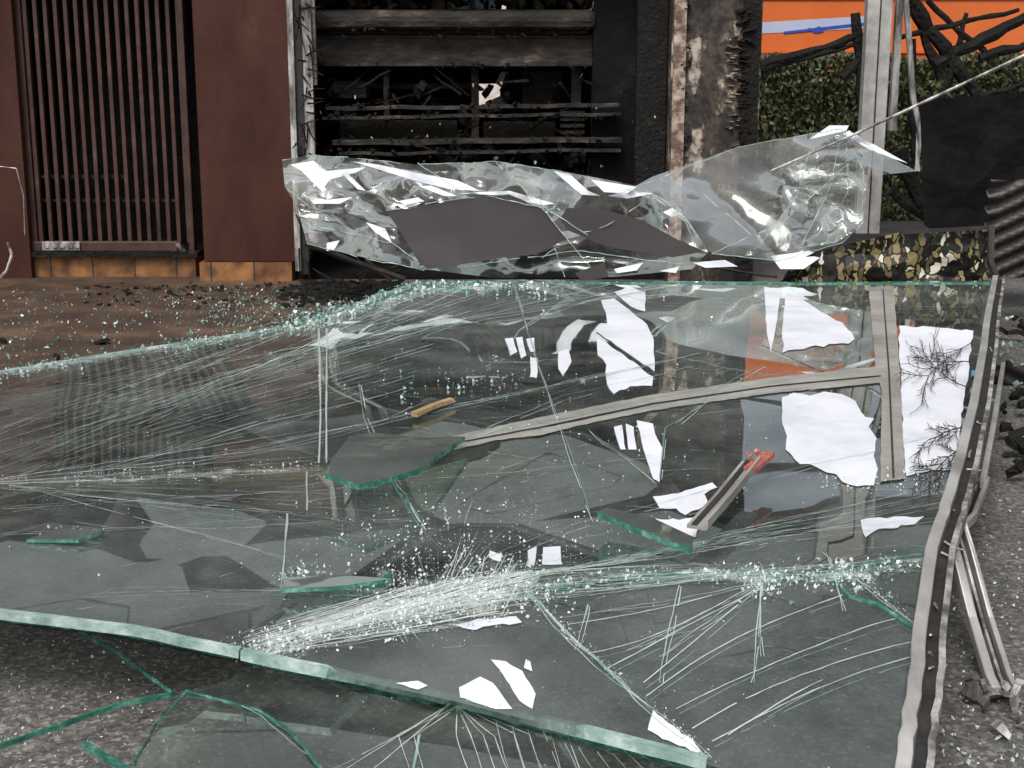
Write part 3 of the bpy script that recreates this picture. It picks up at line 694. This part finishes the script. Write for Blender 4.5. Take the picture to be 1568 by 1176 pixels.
def dens(pts,st=25):
    o=[]
    for i in range(len(pts)-1):
        k=max(1,int(math.hypot(pts[i+1][0]-pts[i][0],pts[i+1][1]-pts[i][1])/st))
        o+=[lerp2(pts[i],pts[i+1],j/k) for j in range(k)]
    return o+[pts[-1]]
mb=MB()
drape(mb,[(700,668),(830,640),(1000,606),(1180,580),(1349,562),(1350,588),(1180,604),(1000,630),(880,655),(830,668),(760,676),(700,690),(620,700),(560,705),(600,692)],14,.004,.6); mb.out('transom_reflection','alupale',ts)
mb=MB(); mb.sweep(SL(dens([(640,692),(830,657),(1000,621),(1180,594),(1348,578)]),.006),.008,.003); mb.out('transom_reflection_line','rubber',ts)
mb=MB(); drape(mb,[(1330,440),(1368,440),(1378,570),(1386,735),(1348,740),(1350,600),(1340,560)],14,.0045,.6); mb.out('mullion_reflection','alupale',ts)
mb=MB(); mb.sweep(SL(dens([(1352,445),(1361,570),(1368,735)]),.0065),.005,.003); mb.out('mullion_reflection_line','rubber',ts)
# twig reflections, modelled as dark rods over the white sky patch
mb=MB()
def branch(u,v,a,l,w,d):
    p=(u,v)
    for k in range(5):
        q=(p[0]+math.cos(a)*l/5,p[1]+math.sin(a)*l/5); mb.rod(S(*p,.014),S(*q,.014),w,w*.85,4); a+=U(-.25,.25); p=q
        if d: 
            for sg in (-1,1):
                if R()<.75: branch(p[0],p[1],a+sg*U(.3,.9),l*U(.2,.55),w*.7,d-1)
for (u,v,a,l) in ((1488,530,150,85),(1483,600,200,90),(1478,660,165,60),(1486,560,185,55),(1474,690,140,70)): branch(u,v,math.radians(a),l,.0022,2)
mb.out('reflected_twigs','mirrored_twig')

# ---- thick loose shards
def shard(name,top,lift,th):
    e=empty(name); P=[S(u,v,0) for u,v in top]; zc=max(p.z for p in P)+lift
    P=[G(u,v,zc) for (u,v) in top]
    mk('face',P,[tuple(range(len(P)))],'shardglass',e)
    mb=MB(); n=len(P)
    for i in range(n):
        a,b=P[i],P[(i+1)%n]; mb.add([a,b,b-Vector((0,0,th)),a-Vector((0,0,th))],[(0,1,2,3)])
    mb.out('edges','edge',e); return e
shard('glass_shard',[(497,724),(510,700),(535,668),(570,662),(640,670),(712,668),(680,690),(640,718),(600,730),(550,742)],.03,.014)
shard('glass_shard',[(915,783),(930,777),(1000,793),(1062,822),(1060,838),(1030,830)],.04,.014)
shard('glass_shard',[(40,826),(90,808),(160,812),(120,826)],.008,.008)
shard('glass_shard',[(428,902),(440,884),(520,880),(600,886),(520,897)],.008,.009)
bfp=empty('broken_frame_piece')
mb=MB(); A=[S(1066,838,.045),S(1108,795,.055),S(1148,748,.065)]; mb.sweep(A,.045,.008); mb.sweep(A,.006,.02,(.022,.01)); mb.out('profile','alupale',bfp)
mb=MB(); mb.sweep([a+Vector((0,0,.006)) for a in A],.012,.004,(-.006,0)); mb.out('groove','rubber',bfp)
mb=MB(); mb.sweep([S(1146,762,.07),S(1160,752,.072),S(1176,738,.074)],.03,.012)
for k in range(10): mb.flake(S(U(1142,1176),U(738,764),.08),U(.005,.012),.5,1)
mb.out('red_plastic_fragment','redplastic')
mb=MB(); mb.sweep([S(637,643,.02),S(665,632,.022),S(692,622,.02)],.022,.012); mb.sweep([S(634,645,.02),S(640,642,.02)],.024,.014); mb.out('wood_splinter','wood')
mb=MB(); mb.sweep([S(1494,585,.03),S(1500,608,.03)],.03,.02); mb.out('blue_plastic_fragment','blueplastic')

# wood board & debris under the glass
mb=MB(); mb.sweep([G(590,735,.05),G(700,722,.05),G(800,712,.05)],.1,.03); mb.sweep([G(-60,745,.03),G(250,738,.04),G(560,725,.05)],.12,.02); mb.out('fallen_board','wood')
mb=MB()
for k in range(240):
    u=U(-50,1400); v=U(520,800); mb.flake(G(u,v,.02),U(.01,.07),.3,.3)
for k in range(560):
    if R()<.6: u=random.gauss(540,45); v=random.gauss(444,12)
    else: u=U(130,600); v=random.gauss(450,16)
    if v<432: v=432+U(0,20)
    mb.flake(G(u,v,.012),U(.006,.035 if u<430 else .08),.3,.5)
for k in range(20):
    a=G(random.gauss(550,35),random.gauss(436,10),U(.02,.12)); mb.rod(a,a+Vector((U(-.25,.25),U(-.2,.2),U(-.06,.08))),.01,.005,5,.01)
mb.out('burnt_rubble','char')
ch=MB()
for k in range(1700):
    if R()<.55: u=random.gauss(420,90); v=random.gauss(472,18)
    else: u=U(-20,450); v=U(440,560)
    if v<436: continue
    chip(G(u,v,.008),U(.003,.012)*(1 if R()<.95 else 1.8),random.gauss(.3,.25))
for k in range(300):
    u=U(1440,1600); v=U(760,1180); chip(G(u,v,.006),U(.002,.007),random.gauss(.6,.25))
for k in range(240):
    chip(G(U(0,260),U(970,1180),.006),U(.001,.004),random.gauss(.7,.25))
for k in range(160):
    chip(G(U(1500,1600),U(480,620),.02),U(.004,.02),random.gauss(.3,.2))
ch.out('glass_fragments','chips',None,attr=True)

# ================================================================ crumpled film behind
def ridged(u,v,s,seed):
    return 1-2*abs(noise.noise(Vector((u*s,v*s*1.4,seed))))
def crumple(name,poly,depth,amp,seed,mat,step=8,parent=None,s=.007,fine=.08):
    vs,fs=tri_fill(poly,step); out=[]
    for p in vs:
        d=depth(p.x,p.y)+amp*(ridged(p.x*.8+p.y*.5,p.y-p.x*.25,s,seed)*.8+fine*ridged(p.x,p.y,s*3.2,seed+9))
        out.append(F(p.x,p.y,d))
    return mk(name,out,fs,mat,parent,smooth=True)
cf=empty('crumpled_laminate_sheet')
dep=lambda u,v: 7.1+(425-v)*.0046
crumple('left_sheet',[(432,244),(480,238),(560,243),(640,252),(760,248),(860,262),(980,285),(1040,318),(1085,385),(1060,412),(940,424),(760,426),(650,412),(560,395),(470,372),(455,318),(436,285)],dep,.22,3,'film',parent=cf)
crumple('left_sheet_fold',[(440,258),(520,250),(640,262),(780,262),(900,292),(860,330),(700,300),(560,330),(470,345)],lambda u,v:dep(u,v)+.25,.3,13,'film',parent=cf,s=.01,fine=.2)
crumple('right_sheet',[(960,292),(1000,270),(1130,225),(1290,196),(1345,235),(1405,262),(1330,270),(1322,340),(1290,372),(1190,400),(1090,388),(1030,318)],lambda u,v:7.3+(420-v)*.003,.14,8,'film',parent=cf,s=.005)
crumple('right_sheet_fold',[(1200,260),(1290,200),(1330,250),(1320,345),(1280,372),(1140,392),(1180,330)],lambda u,v:7.15+(420-v)*.003,.2,18,'film',parent=cf,s=.012,fine=.2)
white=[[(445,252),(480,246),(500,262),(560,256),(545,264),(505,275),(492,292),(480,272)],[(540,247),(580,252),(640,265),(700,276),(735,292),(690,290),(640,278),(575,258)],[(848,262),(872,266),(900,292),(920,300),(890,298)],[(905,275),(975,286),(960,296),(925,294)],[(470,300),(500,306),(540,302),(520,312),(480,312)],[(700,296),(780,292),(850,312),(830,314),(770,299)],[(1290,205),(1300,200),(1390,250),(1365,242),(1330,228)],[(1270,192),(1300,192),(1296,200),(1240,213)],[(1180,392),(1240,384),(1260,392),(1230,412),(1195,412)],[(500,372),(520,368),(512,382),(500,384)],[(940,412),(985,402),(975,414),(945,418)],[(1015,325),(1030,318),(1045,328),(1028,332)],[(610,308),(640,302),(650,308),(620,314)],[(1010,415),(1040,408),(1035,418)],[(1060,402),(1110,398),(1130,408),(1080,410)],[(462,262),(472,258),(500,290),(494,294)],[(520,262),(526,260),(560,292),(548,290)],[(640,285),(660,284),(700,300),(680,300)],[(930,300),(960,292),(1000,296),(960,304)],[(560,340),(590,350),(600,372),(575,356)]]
for i,p in enumerate(white): crumple('painted_highlight_%d'%i,p,lambda u,v:dep(u,v)-.36,.1,3+i,'white',step=6,parent=cf,s=.02)  # opaque white slices painted in as bright reflections on the film
pl=[[(590,322),(640,318),(700,305),(780,298),(828,318),(850,345),(868,366),(830,385),(700,406),(655,412),(640,400),(610,350)],[(868,318),(930,322),(985,338),(1040,368),(1080,385),(1030,394),(930,378),(868,352),(858,335)],[(880,418),(925,402),(932,424),(890,430)]]
for p in pl:
    vs,fs=tri_fill(p,40); mk('dark_reflection_patch',[F(v.x,v.y,dep(v.x,v.y)-.38) for v in vs],fs,'darkreflect')  # dark reflections on the film, built as flat brown-grey plates
mb=MB()
for pts in ([(788,275),(840,330),(868,366),(905,410)],[(958,290),(1010,302),(1050,335),(1085,385)],[(868,366),(930,345),(985,310)],[(432,244),(480,238),(560,243),(640,252),(760,248),(860,262)],[(700,410),(880,384),(1050,405)],[(960,292),(1130,225),(1290,197)],[(470,372),(560,396),(650,413)],[(1290,197),(1322,260),(1320,340)],[(1090,388),(1200,340),(1300,250)],[(760,250),(835,318),(900,360)],[(1290,200),(1270,290),(1230,370)],[(1300,200),(1345,235),(1405,262)],[(830,395),(850,380),(865,425)],[(1000,300),(1050,340),(1065,380)],[(440,290),(480,320),(560,330)],[(1295,200),(1300,290),(1260,370)],[(1240,230),(1220,300),(1160,380)],[(1322,340),(1290,372),(1190,400),(1090,388)],[(480,345),(600,372),(640,400)],[(1010,275),(1080,300),(1150,360)],[(640,250),(700,290),(830,318)],[(590,322),(700,305),(780,298),(828,318)]):
    q=dens(pts,12); ph=U(0,50); P=[F(u,v+2.5*noise.noise(Vector((u*.05,ph,0))),dep(u,v)-.4) for u,v in q]; 
    for i in range(len(P)-1):
        if R()>.12: mb.rod(P[i],P[i+1],.0022*U(.5,1.5),.002,4)
mb.out('fold_edges','edgepale',cf)
mb=MB()
for pts,r in (([(468,372),(540,400),(620,428)],.02),([(560,396),(600,430)],.012),([(1055,400),(1110,412),(1190,424)],.01)):
    P=[F(u,v,7.6) for u,v in pts]
    for i in range(len(P)-1): mb.rod(P[i],P[i+1],r,r*.9,6,.006)
mb.out('burnt_pipe','burntmetal')
vs,fs=tri_fill([(1195,432),(1215,402),(1250,385),(1380,355),(1518,350),(1512,430),(1500,505),(1370,500),(1290,470)],16)
mk('flaked_gold_panel',[F(v.x,v.y,6.95+.04*noise.noise(Vector((v.x*.02,v.y*.03,1)))) for v in vs],fs,'gold')
mb=MB(); mb.sweep([F(1518,346,6.9),F(1516,400,6.85),F(1526,430,6.8)],.03,.03); mb.sweep([F(1380,356,6.93),F(1450,352,6.93),F(1518,348,6.9)],.02,.02); mb.out('panel_rim','rubber')

# ================================================================ right frame
rf=empty('bent_aluminium_channel')
pa=[G(1530,425,.36),G(1522,480,.35),G(1505,600,.33),G(1484,700,.31),G(1462,780,.3),G(1446,830,.28),G(1434,900,.25),G(1424,1000,.21),G(1412,1100,.16),G(1402,1180,.12),G(1395,1260,.09)]
pa2=[]
for i in range(len(pa)-1):
    for j in range(4): pa2.append(pa[i].lerp(pa[i+1],j/4)+Vector((U(-.003,.003),0,U(-.002,.002))))
mb=MB(); mb.sweep(pa2,.026,.024,(0.02,0)); mb.out('flanges','alu',rf,bevel=.003)
mb=MB(); mb.sweep(pa2,.012,.03,(-.022,.0)); mb.out('inner_flange','aludirty',rf)
mb=MB(); mb.sweep(pa2,.05,.01,(0.0,-.014)); mb.out('gasket','rubber',rf)
pb=[G(1500,735,.2),G(1478,790,.25),G(1462,805,.27),G(1475,850,.22),G(1502,950,.1),G(1530,1040,.04),G(1540,1060,.03)]
mb=MB(); mb.sweep(pb,.02,.026,(.02,0)); mb.sweep(pb,.012,.026,(-.02,0)); mb.out('broken_arm_flanges','alu',rf,bevel=.003)
mb=MB(); mb.sweep(pb,.006,.02,(.0,0)); mb.out('broken_arm_web','aludirty',rf)
mb=MB(); mb.sweep(pb,.05,.01,(0,-.012)); mb.out('broken_arm_gasket','rubber',rf)
pc=[G(1536,560,.22),G(1522,650,.25),G(1505,740,.22)]
mb=MB(); mb.sweep(pc,.015,.03); mb.out('outer_strip','alu',rf)
mb=MB()
for k in range(14):
    t=R(); a=pa2[int(t*len(pa2))%len(pa2)]; mb.rod(a,a+Vector((U(-.02,.04),U(-.06,.06),U(-.03,.01))),.003,.002,4,.003)
a=G(1540,1060,.05)
for k in range(22): mb.flake(a+Vector((U(-.05,.07),U(-.15,.1),U(-.03,.01))),U(.012,.035),.5,1.5)
mb.out('torn_metal_bits','aludirty',rf)
def corr(name,u0,u1,v0,v1,y,tilt,amp=.03,per=.09):
    vs=[];fs=[];nu=20;nv=120
    a=F(u0,v0,y); b=F(u1,v1,y)
    for j in range(nv+1):
        for i in range(nu+1):
            x=a.x+(b.x-a.x)*i/nu; z=a.z+(b.z-a.z)*j/nv
            dd=(z+tilt*(x-a.x))
            xx=x+(.05*noise.noise(Vector((z*2,0,0))) if i==0 else 0)
            vs.append((xx,y+amp*math.sin(dd*2*math.pi/per)+(z-a.z)*-.25,z))
    for j in range(nv):
        for i in range(nu):
            k=j*(nu+1)+i; fs.append((k,k+1,k+nu+2,k+nu+1))
    return mk(name,vs,fs,'rust',smooth=True)
corr('corrugated_metal_sheet',1524,1760,275,430,7.2,-.5)
corr('corrugated_metal_sheet',1519,1760,560,745,5.6,.5,.025,.075)
mb=MB()
for k in range(60):
    mb.flake(G(U(1535,1640),U(470,740),.05),U(.02,.07),.4,.8)
mb.out('charred_rubble','char')
mb=MB(); q=[F(0,255,9.0),F(25,258,9.0),F(36,300,9.0),F(38,360,9.0)]
for i in range(3): mb.rod(q[i],q[i+1],.004,.004,5)
q=[F(12,372,9.0),F(18,390,8.9),F(10,415,8.8),F(0,425,8.7)]
for i in range(3): mb.rod(q[i],q[i+1],.01,.01,6)
mb.out('hanging_cable','aludirty')

# ================================================================ light
EL=math.radians(52); AZ=math.radians(200)
wd=bpy.data.worlds.new("World"); scene.world=wd; wd.use_nodes=True; nt=wd.node_tree
bg=nt.nodes['Background']; sk=nt.nodes.new('ShaderNodeTexSky'); sk.sky_type='NISHITA'; sk.sun_disc=False
sk.sun_elevation=EL; sk.sun_rotation=AZ; sk.dust_density=6; sk.air_density=1; sk.ozone_density=.6
hs=nt.nodes.new('ShaderNodeHueSaturation'); hs.inputs['Saturation'].default_value=.35
nt.links.new(sk.outputs[0],hs.inputs['Color']); nt.links.new(hs.outputs[0],bg.inputs[0]); bg.inputs[1].default_value=.15
sd=bpy.data.lights.new('sun','SUN'); sd.energy=1.5; sd.angle=math.radians(16); sd.color=(1,.97,.93)
so=bpy.data.objects.new('sun',sd); scene.collection.objects.link(so)
dirv=Vector((math.sin(AZ)*math.cos(EL),math.cos(AZ)*math.cos(EL),math.sin(EL)))
so.rotation_euler=dirv.to_track_quat('Z','Y').to_euler()
scene.view_settings.view_transform='Standard'; scene.view_settings.look='None'; scene.view_settings.exposure=0
